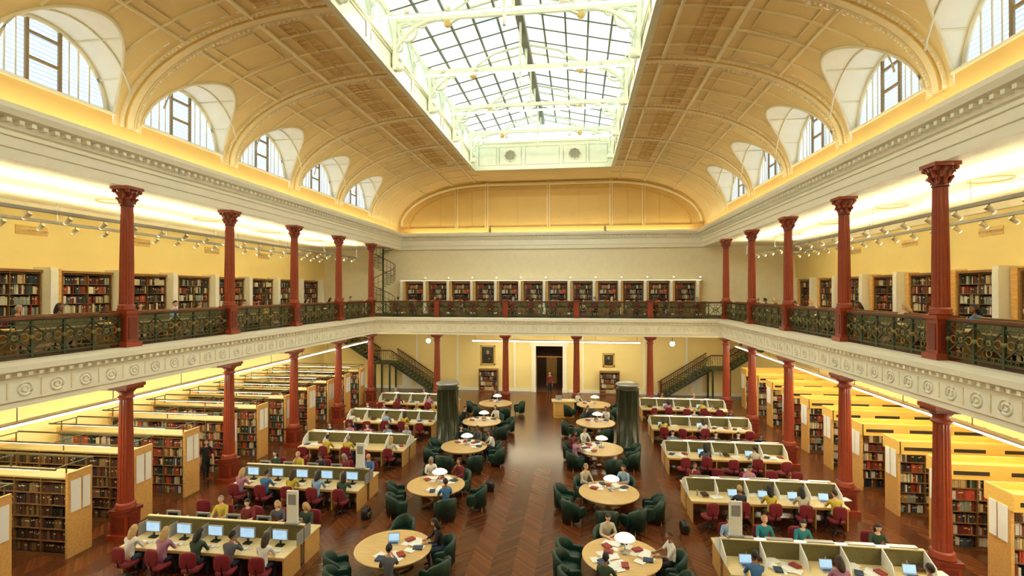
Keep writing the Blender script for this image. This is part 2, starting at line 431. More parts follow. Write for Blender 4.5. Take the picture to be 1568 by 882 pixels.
for s, nm in ((-1, 'left'), (1, 'right')):
    b = MB(); b.bb(s*(WX-.04), s*WX, YF, YB-.05, 0, .25, white); b.obj('baseboard_'+nm)

# lantern skylight --------------------------------------------------------------
b = MB()
EZ = 19.2; RZ = 20.3
for s in (-1, 1):
    X = s*SKX
    b.bb(X, X+s*.15, SKY0, SKY1, SKZ-.1, 17.75, lantern); b.bb(X-s*.1, X+s*.05, SKY0, SKY1, SKZ-.12, SKZ+.06, lantern)
    b.bb(X-s*.08, X+s*.05, SKY0, SKY1, 17.7, 17.82, lantern); b.bb(X-s*.05, X+s*.2, SKY0, SKY1, EZ-.18, EZ+.05, lantern)
    y = SKY0+.05
    while y < SKY1-.1:
        b.bb(X-s*.06, X+s*.1, y-.09, y+.09, 17.75, EZ, lantern)
        b.ring((X, y+1.245, 17.9), 1.1, .07, lantern, 'X', 12, 4, 0, pi)
        for q in (-.7, 0, .7): b.bb(X-s*.01, X+s*.04, y+1.245+q-.03, y+1.245+q+.03, 17.75, 18.9, lantern)
        b.tube([(X-s*.03, y+.2, 16.98), (X-s*.03, y+2.25, 16.98), (X-s*.03, y+2.25, 17.6), (X-s*.03, y+.2, 17.6)], .03, cream, 4, closed=True)
        y += 2.49
    b.add([(X+s*.06, SKY0, 17.75), (X+s*.06, SKY1, 17.75), (X+s*.06, SKY1, EZ), (X+s*.06, SKY0, EZ)], [(0, 1, 2, 3)], g2)
for Y, s in ((SKY1, 1), (SKY0, -1)):
    b.bb(-SKX-.15, SKX+.15, Y, Y+s*.15, SKZ-.1, 18.75, lantern); b.bb(-SKX, SKX, Y-s*.1, Y, SKZ-.12, SKZ+.06, lantern)
    b.bb(-SKX, SKX, Y-s*.1, Y, 18.65, 18.8, lantern)
    for xa, xb in ((-4.6, -3.3), (-3.1, -1.5), (-1.2, 1.2), (1.5, 3.1), (3.3, 4.6)):
        b.tube([(xa, Y-s*.02, 17.1), (xb, Y-s*.02, 17.1), (xb, Y-s*.02, 18.4), (xa, Y-s*.02, 18.4)], .035, cream, 4, closed=True)
    for x in (-2.3, 2.3):
        vs = [(x+.42*cos(pi/8+pi/4*i), Y-s*.03, 17.75+.42*sin(pi/8+pi/4*i)) for i in range(8)]
        b.add(vs, [tuple(range(8))], glazbar); b.ring((x, Y-s*.05, 17.75), .42, .05, cream, 'Y', 8, 4)
        for q in range(-3, 4):
            b.tube([(x-.36, Y-s*.05, 17.75+q*.1), (x+.36, Y-s*.05, 17.75+q*.1)], .012, cream, 4)
            b.tube([(x+q*.1, Y-s*.05, 17.4), (x+q*.1, Y-s*.05, 18.1)], .012, cream, 4)
    b.add([(-SKX, Y+s*.1, 18.7), (SKX, Y+s*.1, 18.7), (SKX, Y+s*.1, EZ), (0, Y+s*.1, RZ+.1), (-SKX, Y+s*.1, EZ)], [(0, 1, 2, 3, 4)], g1)
b.obj('skylight_curb')
b = MB(); NX = 5; NY = 28; dy = (SKY1-SKY0)/NY
for s in (-1, 1):
    for i in range(NX):
        for j in range(NY):
            xa, xb = SKX*i/NX, SKX*(i+1)/NX; za, zb = RZ+(EZ-RZ)*i/NX, RZ+(EZ-RZ)*(i+1)/NX
            ya, yb = SKY0+dy*j, SKY0+dy*(j+1)
            b.add([(s*xa, ya, za), (s*xb, ya, zb), (s*xb, yb, zb), (s*xa, yb, za)], [(0, 1, 2, 3)], random.choice((g1, g1, g2, g3)))
    for i in range(1, NX):
        x = SKX*i/NX; z = RZ+(EZ-RZ)*i/NX-.05
        b.bb(s*x-.04, s*x+.04, SKY0, SKY1, z-.07, z+.05, glazbar)
    for j in range(NY+1):
        y = SKY0+dy*j; b.tube([(0, y, RZ-.05), (s*SKX, y, EZ-.05)], .06 if j % 4 == 0 else .032, lantern if j % 4 == 0 else glazbar, 4)
b.bb(-.17, .17, SKY0, SKY1, RZ-.4, RZ-.02, glazbar)
b.obj('skylight_glazing')
b = MB()
b.bb(-SKX, SKX, -.07, .07, 18.9, 19.1, lantern)
for s in (-1, 1):
    q = [(s*(SKX-.05-2.0*(1-cos(a))), 0, 17.2+1.75*sin(a)) for a in [pi/2*i/12 for i in range(13)]]
    b.tube(q, .11, lantern, 6); b.bb(s*(SKX-.05), s*(SKX-.2), -.13, .13, 16.95, 19.2, lantern)
    b.ring((s*(SKX-.62), 0, 18.5), .38, .07, lantern, 'Y', 16, 5); b.ring((s*(SKX-1.25), 0, 18.78), .14, .05, lantern, 'Y', 10, 5)
    b.ring((s*(SKX-.3), 0, 17.85), .13, .05, lantern, 'Y', 10, 5)
    b.tube([(s*(SKX-2.05), 0, 18.95), (s*(SKX-2.3), 0, 18.7), (s*(SKX-2.75), 0, 18.95)], .08, lantern, 5)
    b.tube([(s*2.7, 0, 19.05), (s*1.6, 0, 19.75), (0, 0, 20.1)], .06, lantern, 5)
    b.ell((s*(SKX-2.3), 0, 18.72), (.16, .12, .16), gold, 8, 6); b.ell((s*(SKX-.3), 0, 17.1), (.2, .14, .2), lantern, 8, 6)
b.bb(-.06, .06, -.05, .05, 18.95, 20.1, lantern)
tm = b.mesh('lantern_truss')
for y in COLY: put(tm, 'lantern_truss', (0, y, 0))
b = MB()
b.bb(-SKX, SKX, -.05, .05, 17.76, 17.82, white); b.bb(-SKX+.3, SKX-.3, -.04, .04, 17.73, 17.76, barfill); b.bb(-.05, .05, -.05, .05, 17.2, 20, lantern)  # white tie bar; its glowing underside is added to light the hall
for x in (-3.5, -2, 2, 3.5): b.rev([(.05, .16), (.12, .14), (.09, 0)][::-1], white, (x, 0, 17.81), 10)
for s in (-1, 1): b.tube([(s*SKX, 0, 18.5), (s*4.2, 0, 17.8)], .03, white, 4)
tm = b.mesh('skylight_tie_bar')
for k in range(7): put(tm, 'skylight_tie_bar', (0, COLY[k]-2.49, 0))

# columns ---------------------------------------------------------------------
b = MB()
b.box((0, 0, .09), (.72, .72, .18), red); b.box((0, 0, .5), (.56, .56, .7), red); b.box((0, 0, .9), (.66, .66, .1), red2)
b.box((0, 0, .5), (.6, .4, .5), red2); b.box((0, 0, .5), (.4, .6, .5), red2)
b.rev([(.3, .95), (.31, 1.0), (.27, 1.05), (.29, 1.1), (.24, 1.16)], red, n=20)
b.rev([(.23, 1.14), (.22, 2.2), (.185, 4.55)], red, n=32, smooth=False, flute=.1)
b.rev([(.2, 4.5), (.24, 4.53), (.24, 4.58), (.2, 4.6), (.2, 4.7), (.3, 4.82)], red, n=20)
b.box((0, 0, 4.87), (.66, .66, .1), red2); b.box((0, 0, 4.95), (.74, .74, .1), red)
cl = b.mesh('lower_column')
b = MB()
b.box((0, 0, .08), (.6, .6, .16), red); b.box((0, 0, .6), (.44, .44, .95), red); b.box((0, 0, .6), (.48, .3, .7), red2); b.box((0, 0, .6), (.3, .48, .7), red2)
b.box((0, 0, 1.12), (.56, .56, .1), red)
b.rev([(.26, 1.17), (.27, 1.22), (.23, 1.27), (.25, 1.32), (.21, 1.38)], red, n=20)
b.rev([(.205, 1.36), (.2, 2.6), (.17, 4.6)], red, n=32, smooth=False, flute=.1)
b.rev([(.175, 4.56), (.205, 4.6), (.175, 4.63), (.19, 4.8), (.22, 4.98), (.28, 5.1)], red2, n=16)
for t in range(2):
    for i in range(8):
        a = 2*pi*i/8+(pi/8 if t else 0); r0 = .18+.02*t; zb = 4.66+.17*t
        p = [(r0*cos(a), r0*sin(a), zb), ((r0+.04)*cos(a), (r0+.04)*sin(a), zb+.12), ((r0+.11)*cos(a), (r0+.11)*sin(a), zb+.17), ((r0+.12)*cos(a), (r0+.12)*sin(a), zb+.12)]
        b.tube(p, [.045, .055, .035, .02], red, 5)
for i in range(4):
    a = pi/4+pi/2*i; b.ell((.34*cos(a), .34*sin(a), 5.05), (.07, .07, .07), red, 8, 6)
b.box((0, 0, 5.15), (.64, .64, .1), red)
cu = b.mesh('upper_column')
BX = [-CX+2*CX*k/5 for k in range(1, 5)]
for y in COLY+[-.9]:
    for s in (-1, 1):
        put(cl, 'cast_iron_column_lower', (s*CX, y, 0)); put(cu, 'cast_iron_column_upper', (s*CX, y, DECK))
for x in BX:
    put(cl, 'cast_iron_column_lower', (x, YG, 0))
b = MB(); b.box((0, 0, .55), (.34, .34, 1.1), red); b.box((0, 0, 1.15), (.46, .46, .1), red2); b.box((0, 0, .08), (.44, .44, .16), red2); b.box((0, 0, .6), (.37, .22, .7), red2)
pm = b.mesh('railing_pedestal')
for x in BX: put(pm, 'railing_pedestal', (x, YG, DECK))

def railing(Ln):
    b = MB()
    b.box((0, 0, 1.08), (Ln, .13, .07), railwood); b.box((0, 0, 1.02), (Ln, .06, .04), iron)
    b.box((0, 0, .12), (Ln, .05, .05), iron); b.box((0, 0, .9), (Ln, .03, .025), iron); b.box((0, 0, .24), (Ln, .03, .025), iron)
    n = max(1, round(Ln/.92)); w = Ln/n
    for i in range(n+1):
        x = -Ln/2+w*i; b.box((x, 0, .53), (.06, .06, 1.0), iron)
        b.ell((x, 0, .57), (.06, .06, .07), irong, 8, 6)
    for i in range(n):
        x = -Ln/2+w*(i+.5); q = w/2-.03
        b.tube([(x-q, 0, .26), (x, 0, .57), (x+q, 0, .88)], .024, iron, 4); b.tube([(x+q, 0, .26), (x, 0, .57), (x-q, 0, .88)], .024, iron, 4)
        b.ring((x, 0, .57), .16, .024, iron, 'Y', 14, 4); b.ring((x, 0, .57), .06, .025, irong, 'Y', 8, 4)
        for s in (-1, 1):
            b.ring((x+s*q*.62, 0, .57), .1, .015, irong, 'Y', 10, 4); b.ring((x, 0, .57+s*.24), .08, .014, irong, 'Y', 10, 4)
        for k in range(4): b.ring((x-q+q*2*(k+.5)/4, 0, .18), .045, .009, irong, 'Y', 8, 3)
        for k in range(4): b.ring((x-q+q*2*(k+.5)/4, 0, .96), .045, .009, irong, 'Y', 8, 3)
    return b.mesh('gallery_railing')
rm = railing(4.42); rb = railing(4.4)
for k in range(6):
    for s in (-1, 1): put(rm, 'gallery_railing', (s*CX, COLY[k]-2.49, DECK), pi/2)
rl = railing(5.3)
for s in (-1, 1): put(rl, 'gallery_railing', (s*CX, (COLY[6]-.9)/2, DECK), pi/2)
for k in range(5): put(rb, 'gallery_railing', (-CX+2*CX*(k+.5)/5, YG, DECK), 0)

# books -----------------------------------------------------------------------
PAL_MIX = [(60, 30, 24), (120, 40, 30), (150, 60, 40), (30, 40, 60), (40, 60, 50), (230, 220, 190), (200, 180, 130), (90, 60, 40), (50, 50, 50), (220, 215, 205), (170, 130, 70), (70, 80, 100), (190, 70, 50), (140, 150, 140), (214, 206, 180), (30, 28, 28)]
PAL_LAW = [(58, 34, 24), (70, 38, 26), (44, 32, 26), (94, 56, 34), (38, 32, 28), (130, 96, 60), (54, 42, 34)]
PAL_RED = [(130, 40, 30), (150, 50, 34), (110, 30, 28), (170, 120, 60), (60, 26, 22), (190, 170, 130)]
def books(b, x0, x1, yf, sgn, z, h, pal, fill=.96):
    x = x0; run = random.choice(pal); rl_ = 0
    while x < x1-.03:
        w = random.uniform(.03, .07)
        if x+w > x1: break
        if rl_ <= 0: run = random.choice(pal); rl_ = random.choice((1, 1, 2, 3, 6)); rh = random.uniform(.72, .97)
        rl_ -= 1
        if random.random() < fill:
            hh = h*min(.98, rh+random.uniform(-.05, .05)); c = lin([max(0, min(255, q+random.randint(-10, 10))*.94) for q in run])
            d = .2; y0 = yf+sgn*random.uniform(.03, .06)
            b.bb(x+.002, x+w-.002, y0, y0+sgn*d, z, z+hh, bookm, col=c)
            if random.random() < .35: b.bb(x+.004, x+w-.004, y0-sgn*.002, y0, z+hh*.62, z+hh*.75, bookm, col=lin((220, 200, 150)))
        x += w
def stack(L, pal, canopy, H=2.35):
    b = MB(); D = .72; n = 6; hs = (H-.2)/n
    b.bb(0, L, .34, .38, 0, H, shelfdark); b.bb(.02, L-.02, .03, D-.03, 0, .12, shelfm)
    nb = max(1, round(L/.95)); w = L/nb
    for i in range(n+1):
        z = .12+hs*i; b.bb(.02, L-.02, .02, D-.02, z-.025, z, shelfm)
    for i in range(1, nb): b.bb(w*i-.015, w*i+.015, .01, D-.01, .1, H, shelfm)
    for i in range(n):
        for j in range(nb):
            books(b, w*j+.03, w*(j+1)-.03, .02, 1, .12+hs*i, hs-.04, pal)
            books(b, w*j+.03, w*(j+1)-.03, D-.02, -1, .12+hs*i, hs-.04, pal)
    for x in (0, L): b.bb(x-.04, x+.04, -.03, D+.03, 0, H+.2, oak)
    for x, q in ((-.05, -1), (L+.05, 1)):
        b.bb(x, x+q*.02, .05, .36, 1.35, 2.3, paper); b.bb(x, x+q*.02, .42, .66, 1.35, 2.3, paper)
    if canopy:
        b.bb(-.04, L+.04, -.12, D+.12, H+.1, H+.16, yellowtop); b.bb(-.04, L+.04, -.14, -.08, H-.12, H+.34, yellowtop)
        b.bb(-.04, L+.04, D+.08, D+.14, H-.12, H+.34, yellowtop)
        for k in range(3):
            xx = .6+k*(L-1.2)/2; b.bb(xx-.5, xx+.5, -.15, -.139, H+.02, H+.14, shelfdark)
        b.bb(-.05, 0, -.14, D+.14, H-.12, H+.34, yellowtop)
        b.bb(.1, L-.1, -.06, -.02, H-.02, H+.02, tubew)
    else:
        b.bb(0, L, 0, D, H, H+.05, palewood)
        for x in (.1, L/2, L-.1):
            for y in (.05, D-.05): b.bb(x-.015, x+.015, y-.015, y+.015, H, H+.42, frameolive)
            b.bb(x-.02, x+.02, -.35, D+.1, H+.4, H+.43, frameolive)
        for y in (-.35, D+.1): b.bb(0, L, y-.02, y+.02, H+.39, H+.44, frameolive)
        b.bb(.6, L-.6, -.33, -.28, H+.36, H+.385, tubew)
    return b.mesh('book_stack')
sl = [stack(5.6, PAL_LAW, False), stack(5.6, PAL_MIX, False), stack(5.6, PAL_RED+PAL_MIX, False)]
for k in range(-1, 10):
    y = 13.55+2.3*k
    put(sl[(0, 0, 0, 1, 2, 1, 1, 2, 1, 1, 1)[k+1]], 'book_stack', (-18.25, y, 0))
sr = [stack(4.4, PAL_MIX, True), stack(4.4, PAL_RED+PAL_MIX, True), stack(4.4, PAL_MIX, True)]
for k in range(-2, 8):
    y = 19.9+2.4*k
    put(sr[k % 3], 'book_stack', (13.85, y, 0))

def bookcase(W, H, pal, D=.42, n=6):
    b = MB(); hs = (H-.2)/n
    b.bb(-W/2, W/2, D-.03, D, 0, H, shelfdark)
    for x in (-W/2, W/2): b.bb(x-.03, x+.03, 0, D, 0, H, shelfm)
    nb = max(1, round(W/1.1)); w = W/nb
    for i in range(1, nb): b.bb(-W/2+w*i-.015, -W/2+w*i+.015, .01, D, 0, H, shelfm)
    for i in range(n+1): b.bb(-W/2, W/2, .01, D-.02, .1+hs*i-.025, .1+hs*i, shelfm)
    b.bb(-W/2-.04, W/2+.04, -.05, D, H-.06, H+.04, oakd); b.bb(-W/2, W/2, .02, D, 0, .09, oakd)
    for i in range(n):
        for j in range(nb): books(b, -W/2+w*j+.03, -W/2+w*(j+1)-.03, .02, 1, .1+hs*i, hs-.04, pal, .94)
    return b.mesh('wall_bookcase')
bc = [bookcase(2.2, 2.6, PAL_MIX), bookcase(2.2, 2.6, PAL_RED+PAL_MIX), bookcase(2.2, 2.6, PAL_MIX+PAL_LAW)]
b = MB()
b.bb(-.36, -.06, -.35, .42, 0, 2.75, white); b.bb(.04, .34, -.05, .42, 0, 2.7, oak); b.bb(-.36, -.06, -.37, -.35, .1, 2.6, paper)
pier = b.mesh('bookcase_pier')
for k in range(11):
    y = 7.2+3.05*k
    if y < 39.6:
        put(bc[k % 3], 'wall_bookcase', (-WX+.46, y, DECK), pi/2); put(bc[(k+1) % 3], 'wall_bookcase', (WX-.46, y, DECK), -pi/2)
        put(pier, 'bookcase_pier', (-WX+.46, y+1.52, DECK), pi/2); put(pier, 'bookcase_pier', (WX-.46, y+1.52, DECK), -pi/2)
bb_ = [bookcase(1.35, 2.5, PAL_MIX), bookcase(1.35, 2.5, PAL_RED+PAL_MIX)]
lb = MB(); lb.box((0, 0, 0), (.5, .12, .05), white); lb.ell((0, -.05, .04), (.06, .05, .04), globs, 8, 6); lb.tube([(0, .06, 0), (0, .3, -.05)], .02, white, 5); lampm = lb.mesh('bookcase_lamp')
for k in range(12):
    x = -10.6+1.93*k
    put(bb_[k % 2], 'wall_bookcase', (x, YB-.43, DECK)); put(lampm, 'bookcase_lamp', (x+.97, YB-.95, DECK+2.85))
pb = MB(); pb.bb(-.22, -.01, -.35, .42, 0, 2.6, white); pb.bb(.02, .18, -.2, .42, 0, 2.6, oak); pier2 = pb.mesh('bookcase_pier')
for k in range(13): put(pier2, 'bookcase_pier', (-11.57+1.93*k, YB-.43, DECK))
b = MB(); b.bb(-11.8, 11.8, YB-.9, YB-.02, DECK+2.66, DECK+2.74, cream); b.bb(-11.7, 11.7, YB-.88, YB-.84, DECK+2.64, DECK+2.66, tubew); b.obj('bookcase_canopy')
# pendant fluorescent runs under the galleries
b = MB(); b.bb(-.11, .11, 0, 33, .06, .12, white); b.bb(-.07, .07, 0, 33, 0, .06, tube)
for y in range(0, 34, 3): b.bb(-.01, .01, y-.01 if y else 0, y+.01, .1, .78, grey)
fm = b.mesh('linear_pendant_light')
for x in (-13.1, -15.9, 13.2, 15.9): put(fm, 'linear_pendant_light', (x, 3.5, 4.22))
b = MB(); b.bb(-6.2, 6.2, -.11, .11, .06, .12, white); b.bb(-6.2, 6.2, -.07, .07, 0, .06, tube)
for x in (-6, -3, 0, 3, 6): b.bb(x-.01, x+.01, -.01, .01, .1, .78, grey)
b.obj('linear_pendant_light', (.8, 38.2, 4.22))
for x in (-8.9, 9.3):
    b = MB(); b.ell((0, 0, 0), (.17, .17, .17), glob, 14, 10); b.tube([(0, 0, .15), (0, 0, .8)], .015, iron, 6); b.rev([(.06, .14), (.08, .18), (.03, .24)], irong, n=10); b.obj('globe_pendant_lamp', (x, 38.3, 4.2))
# track lights; glowing strip on top is added to brighten the gallery ceiling
b = MB(); b.bb(-.06, .06, 0, 30, 0, .05, grey); b.bb(-.07, -.06, 0, 30, 0, .1, grey); b.bb(.06, .07, 0, 30, 0, .1, grey); b.bb(-.05, .05, 0, 30, .05, .08, ceilfill)
for k in range(24):
    y = .6+1.25*k
    b.tube([(0, y, 0), (0, y, -.12)], .015, grey, 5); b.tube([(-.1, y, -.08), (.12, y, -.24)], .075, cream, 10); b.tube([(.115, y, -.237), (.13, y, -.247)], .06, spotface, 10)
for y in range(0, 31, 5): b.tube([(0, y+.02, .05), (0, y+.02, .8)], .012, grey, 5)
tk = b.mesh('track_light')
for x, r_ in ((-13.9, pi), (-16.4, pi), (13.9, 0), (16.4, 0)):
    put(tk, 'track_light', (x, 36.5 if r_ else 6.5, 10.45), r_)

# back wall furniture ------------------------------------------------------------
def stair(s):
    b = MB(); y0, y1 = 39.1, 40.5
    def flight(xa, za, xb, zb, n):
        for i in range(n):
            x = xa+(xb-xa)*(i+.5)/n; z = za+(zb-za)*(i+1)/n
            b.box((s*x, (y0+y1)/2, z-.03), (abs(xb-xa)/n+.04, y1-y0, .05), iron)
            b.box((s*x, (y0+y1)/2, z-.1), (.03, y1-y0, .16), irong)
        for y in (y0, y1):
            b.tube([(s*xa, y, za-.02), (s*xb, y, zb-.02)], .1, iron, 4)
            b.tube([(s*xa, y, za+1.0), (s*xb, y, zb+1.0)], .045, railwood, 6); b.tube([(s*xa, y, za+.82), (s*xb, y, zb+.82)], .02, iron, 4); b.tube([(s*xa, y, za+.22), (s*xb, y, zb+.22)], .02, iron, 4)
            m_ = n*2
            for i in range(m_):
                x = xa+(xb-xa)*(i+.5)/m_; z = za+(zb-za)*(i+.5)/m_
                b.tube([(s*x, y, z), (s*x, y, z+1)], .016, iron, 4)
                if i % 2: b.ring((s*x, y, z+.52), .14, .025, irong, 'Y', 8, 4)
    flight(8.6, 0, 12.2, 2.3, 13)
    b.box((s*12.9, (y0+y1)/2, 2.26), (1.4, y1-y0, .1), iron)
    for y in (y0,):
        b.tube([(s*12.2, y, 3.3), (s*13.6, y, 3.3)], .045, railwood, 6)
        for i in range(8): b.tube([(s*(12.3+i*.17), y, 2.3), (s*(12.3+i*.17), y, 3.3)], .013, iron, 4)
        b.tube([(s*12.2, y, 2.52), (s*13.6, y, 2.52)], .02, iron, 4)
    flight(13.6, 2.3, 17.4, 4.75, 14)
    b.box((s*8.6, y0, .6), (.16, .16, 1.2), railwood); b.ell((s*8.6, y0, 1.26), (.1, .1, .1), railwood, 10, 8)
    for x in (12.3, 13.5):
        for y in (y0, y1): b.box((s*x, y, 1.13), (.12, .12, 2.26), iron)
    b.obj('iron_staircase')
stair(-1); stair(1)
def spiral(x, y):
    b = MB(); b.tube([(0, 0, 0), (0, 0, 5.2)], .07, iron, 8); ps = []
    for i in range(34):
        a = i*.36; z = .15*i+.1
        b.add([(.06*cos(a), .06*sin(a), z), (.95*cos(a), .95*sin(a), z), (.95*cos(a+.36), .95*sin(a+.36), z), (.06*cos(a), .06*sin(a), z-.04), (.95*cos(a), .95*sin(a), z-.04), (.95*cos(a+.36), .95*sin(a+.36), z-.04)],
              [(0, 1, 2), (3, 5, 4), (1, 4, 5, 2), (0, 3, 4, 1), (0, 2, 5, 3)], iron)
        b.tube([(.95*cos(a), .95*sin(a), z), (.95*cos(a), .95*sin(a), min(5.2, z+.95))], .014, iron, 4); ps.append((.95*cos(a), .95*sin(a), min(5.2, z+.95)))
    b.tube(ps, .03, railwood, 5); b.tube([(p[0], p[1], max(.05, p[2]-.5)) for p in ps], .015, iron, 4)
    b.obj('spiral_staircase', (x, y, DECK))
spiral(-12.9, 39.2)
def painting(x, z, w, h):
    b = MB(); b.bb(-w/2, w/2, -.03, 0, -h/2, h/2, canvas)
    for q in (-1, 1): b.box((q*w/2, -.04, 0), (.12, .06, h+.12), gold); b.box((0, -.04, q*h/2), (w+.12, .06, .12), gold)
    b.ell((0, -.035, h*.16), (w*.11, .01, h*.12), canvas2, 12, 8); b.ell((0, -.033, -h*.2), (w*.3, .01, h*.26), shelfdark, 12, 8); b.ell((w*.1, -.036, -h*.2), (w*.08, .01, h*.05), canvas2, 8, 6)
    b.obj('portrait_painting', (x, YB-.02, z))
painting(-4.7, 2.85, 1.1, 1.45); painting(4.9, 2.62, .8, .95)
sb = bookcase(1.45, 1.75, PAL_MIX, n=4)
put(sb, 'low_bookcase', (-4.6, YB-.5, 0)); put(sb, 'low_bookcase', (4.95, YB-.5, 0))
b = MB()
for xc in (-2.5, 2.9, -7.2, 7.6, -10.6, 10.8):
    b.bb(xc-.08, xc+.08, YB-.06, YB, 0, 4.6, white); b.bb(xc-.14, xc+.14, YB-.09, YB, 4.5, 4.7, white)
b.bb(-WX, DX0-.45, YB-.05, YB, 4.72, 4.86, white); b.bb(DX1+.45, WX, YB-.05, YB, 4.72, 4.86, white)
b.obj('trim_pilasters')
b = MB()
b.bb(-.45, .45, -.06, 0, 0, 2.1, white)
for z0_, z1_ in ((.2, .9), (1.05, 1.95)):
    for x0_, x1_ in ((-.36, -.04), (.04, .36)): b.tube([(x0_, -.065, z0_), (x1_, -.065, z0_), (x1_, -.065, z1_), (x0_, -.065, z1_)], .015, cream, 4, closed=True)
b.ell((.38, -.09, 1.0), (.03, .03, .03), gold, 8, 6)
dm = b.mesh('panel_door'); put(dm, 'door_2', (-11.4, YB-.01, 0)); put(dm, 'door_3', (11.5, YB-.01, 0))

# furniture templates -------------------------------------------------------------
def desk(L, style):
    b = MB()
    for s in (-1, 1):
        b.box((0, s*.52, .735), (L, .98, .035), desktop); b.box((0, s*1.0, .7), (L, .03, .06), oak)
    n = round(L/1.0); w = L/n
    b.box((0, 0, .95), (L, .05, .5), olive); b.box((0, 0, 1.21), (L+.04, .09, .03), desktop)
    b.box((0, 0, .4), (L-.1, .06, .6), oakd)
    for i in range(n+1):
        x = -L/2+w*i
        for s in (-1, 1):
            if style == 1:
                b.add([(x-.012, s*.03, .75), (x-.012, s*.62, .75), (x-.012, s*.5, 1.0), (x-.012, s*.03, 1.22), (x+.012, s*.03, .75), (x+.012, s*.62, .75), (x+.012, s*.5, 1.0), (x+.012, s*.03, 1.22)],
                      [(0, 1, 2, 3), (7, 6, 5, 4), (0, 4, 5, 1), (1, 5, 6, 2), (2, 6, 7, 3)], paper)
            else: b.box((x, s*.2, .93), (.02, .34, .36), grey)
            if i in (0, n) or i % 2 == 0: b.box((x*(1-.02), s*.55, .36), (.04, .85, .72), oak)
    if style == 1:
        for i in range(n): b.box((-L/2+w*(i+.5), 0, 1.27), (w*.7, .16, .03), silver)
        b.box((0, 0, 1.245), (L*.9, .03, .05), tubew)
    return b.mesh('study_desk')
dk_c = desk(5.0, 0); dk_s = desk(5.1, 1)
b = MB(); b.box((0, 0, .015), (.22, .16, .03), black); b.box((0, .02, .12), (.05, .03, .2), black); b.box((0, 0, .31), (.46, .04, .3), grey); b.box((0, -.022, .315), (.42, .006, .25), screen)
b.box((0, -.3, .015), (.42, .14, .02), key); b.box((.3, -.3, .012), (.05, .09, .02), key); b.box((0, .03, .31), (.3, .05, .2), black)
mon = b.mesh('desktop_computer')
b = MB(); b.box((0, 0, .01), (.33, .23, .018), silver); b.box((0, -.01, .02), (.28, .12, .004), black); b.box((0, .145, .12), (.33, .012, .22), silver, rx=-.25); b.box((0, .136, .12), (.3, .004, .19), screen, rx=-.25)
lap = b.mesh('laptop')
b = MB()
for i in range(6):
    a = random.uniform(-1, 1); b.box((random.uniform(-.35, .35), random.uniform(-.25, .25), .004+.004*i), (.21, .297, .004), paper, rz=a)
b.box((.25, .1, .04), (.19, .26, .04), bookm, rz=.4, col=lin((150, 50, 40))); b.box((-.3, -.05, .035), (.2, .27, .03), bookm, rz=-.3, col=lin((40, 60, 90)))
pap = b.mesh('papers_and_books')
b = MB()
for i in range(3):
    b.box((random.uniform(-.02, .02), random.uniform(-.02, .02), .02+.04*i), (.2, .27, .038), bookm, rz=random.uniform(-.3, .3), col=lin(random.choice(PAL_MIX)))
b.box((.3, -.05, .012), (.2, .28, .02), paper, rz=.25); b.box((.51, -.0, .012), (.2, .28, .02), paper, rz=.25)
b.rev([(.035, 0), (.035, .16), (.015, .19), (.015, .22)], grey, (-.24, .05, 0), 10)
bst = b.mesh('stacked_books')
b = MB(); b.box((0, 0, .48), (.34, .06, .95), paper); b.box((0, 0, .02), (.4, .2, .04), grey); b.box((0, -.033, .7), (.24, .004, .3), grey)
sgn_ = b.mesh('information_sign')
b = MB()
b.ell((0, 0, .46), (.24, .24, .055), crimson, 16, 8, e=.5); b.ell((0, -.24, .78), (.22, .055, .22), crimson, 16, 10, e=.55)
b.tube([(0, -.08, .42), (0, -.24, .45), (0, -.29, .7)], .022, black, 6); b.tube([(0, 0, .1), (0, 0, .42)], .028, black, 8)
for i in range(5):
    a = 2*pi*i/5+.3; b.tube([(0, 0, .12), (.27*cos(a), .27*sin(a), .075)], [.03, .018], black, 6); b.ell((.27*cos(a), .27*sin(a), .032), (.032, .032, .032), black, 8, 6)
ch = b.mesh('office_chair')
b = MB()
b.ell((0, .03, .33), (.3, .32, .13), green, 18, 8, e=.45)
vs = []; fs = []; nn = 22
for i in range(nn+1):
    t = i/nn; a = radians(172+196*t)
    k = sin(pi*t)**.6
    zt = .58+.26*k; ro, ri = .38, .28
    for r_, z_ in ((ri, .2), (ri, zt-.02), (ri+.05, zt+.03), (ro, zt-.02), (ro-.03, .12)):
        vs.append((r_*cos(a), r_*sin(a), z_))
for i in range(nn):
    for j in range(5): fs.append((i*5+j, i*5+(j+1) % 5, (i+1)*5+(j+1) % 5, (i+1)*5+j))
fs.append((0, 1, 2, 3, 4)); fs.append(tuple(nn*5+q for q in (4, 3, 2, 1, 0)))
b.add(vs, fs, green, True)
for sx in (-1, 1):
    b.ell((sx*.33, .15, .4), (.055, .2, .19), green, 12, 8, e=.5)
    for sy in (-.22, .26): b.tube([(sx*.25, sy, .2), (sx*.26, sy*1.04, 0)], [.025, .018], oakd, 6)
gc = b.mesh('tub_armchair')
b = MB(); b.rev([(1.02, .7), (1.07, .71), (1.08, .735), (1.07, .755), (1.04, .755)], tabletop, n=48); b.rev([(.92, .62), (.94, .7)], oak, n=40)
b.rev([(.16, .08), (.12, .2), (.11, .5), (.2, .64)], oakd, n=16)
for i in range(4):
    a = pi/4+pi/2*i; b.tube([(.1*cos(a), .1*sin(a), .12), (.4*cos(a), .4*sin(a), .07), (.62*cos(a), .62*sin(a), .035)], [.06, .05, .035], oakd, 6)
rt = b.mesh('round_table')
b = MB(); b.rev([(.12, 0), (.13, .02), (.03, .04), (.02, .08), (.018, .42)], silver, n=14); b.rev([(.29, .4), (.28, .43), (.2, .49), (.1, .53), (.03, .55)], lampshade, n=24)
tl = b.mesh('table_lamp')
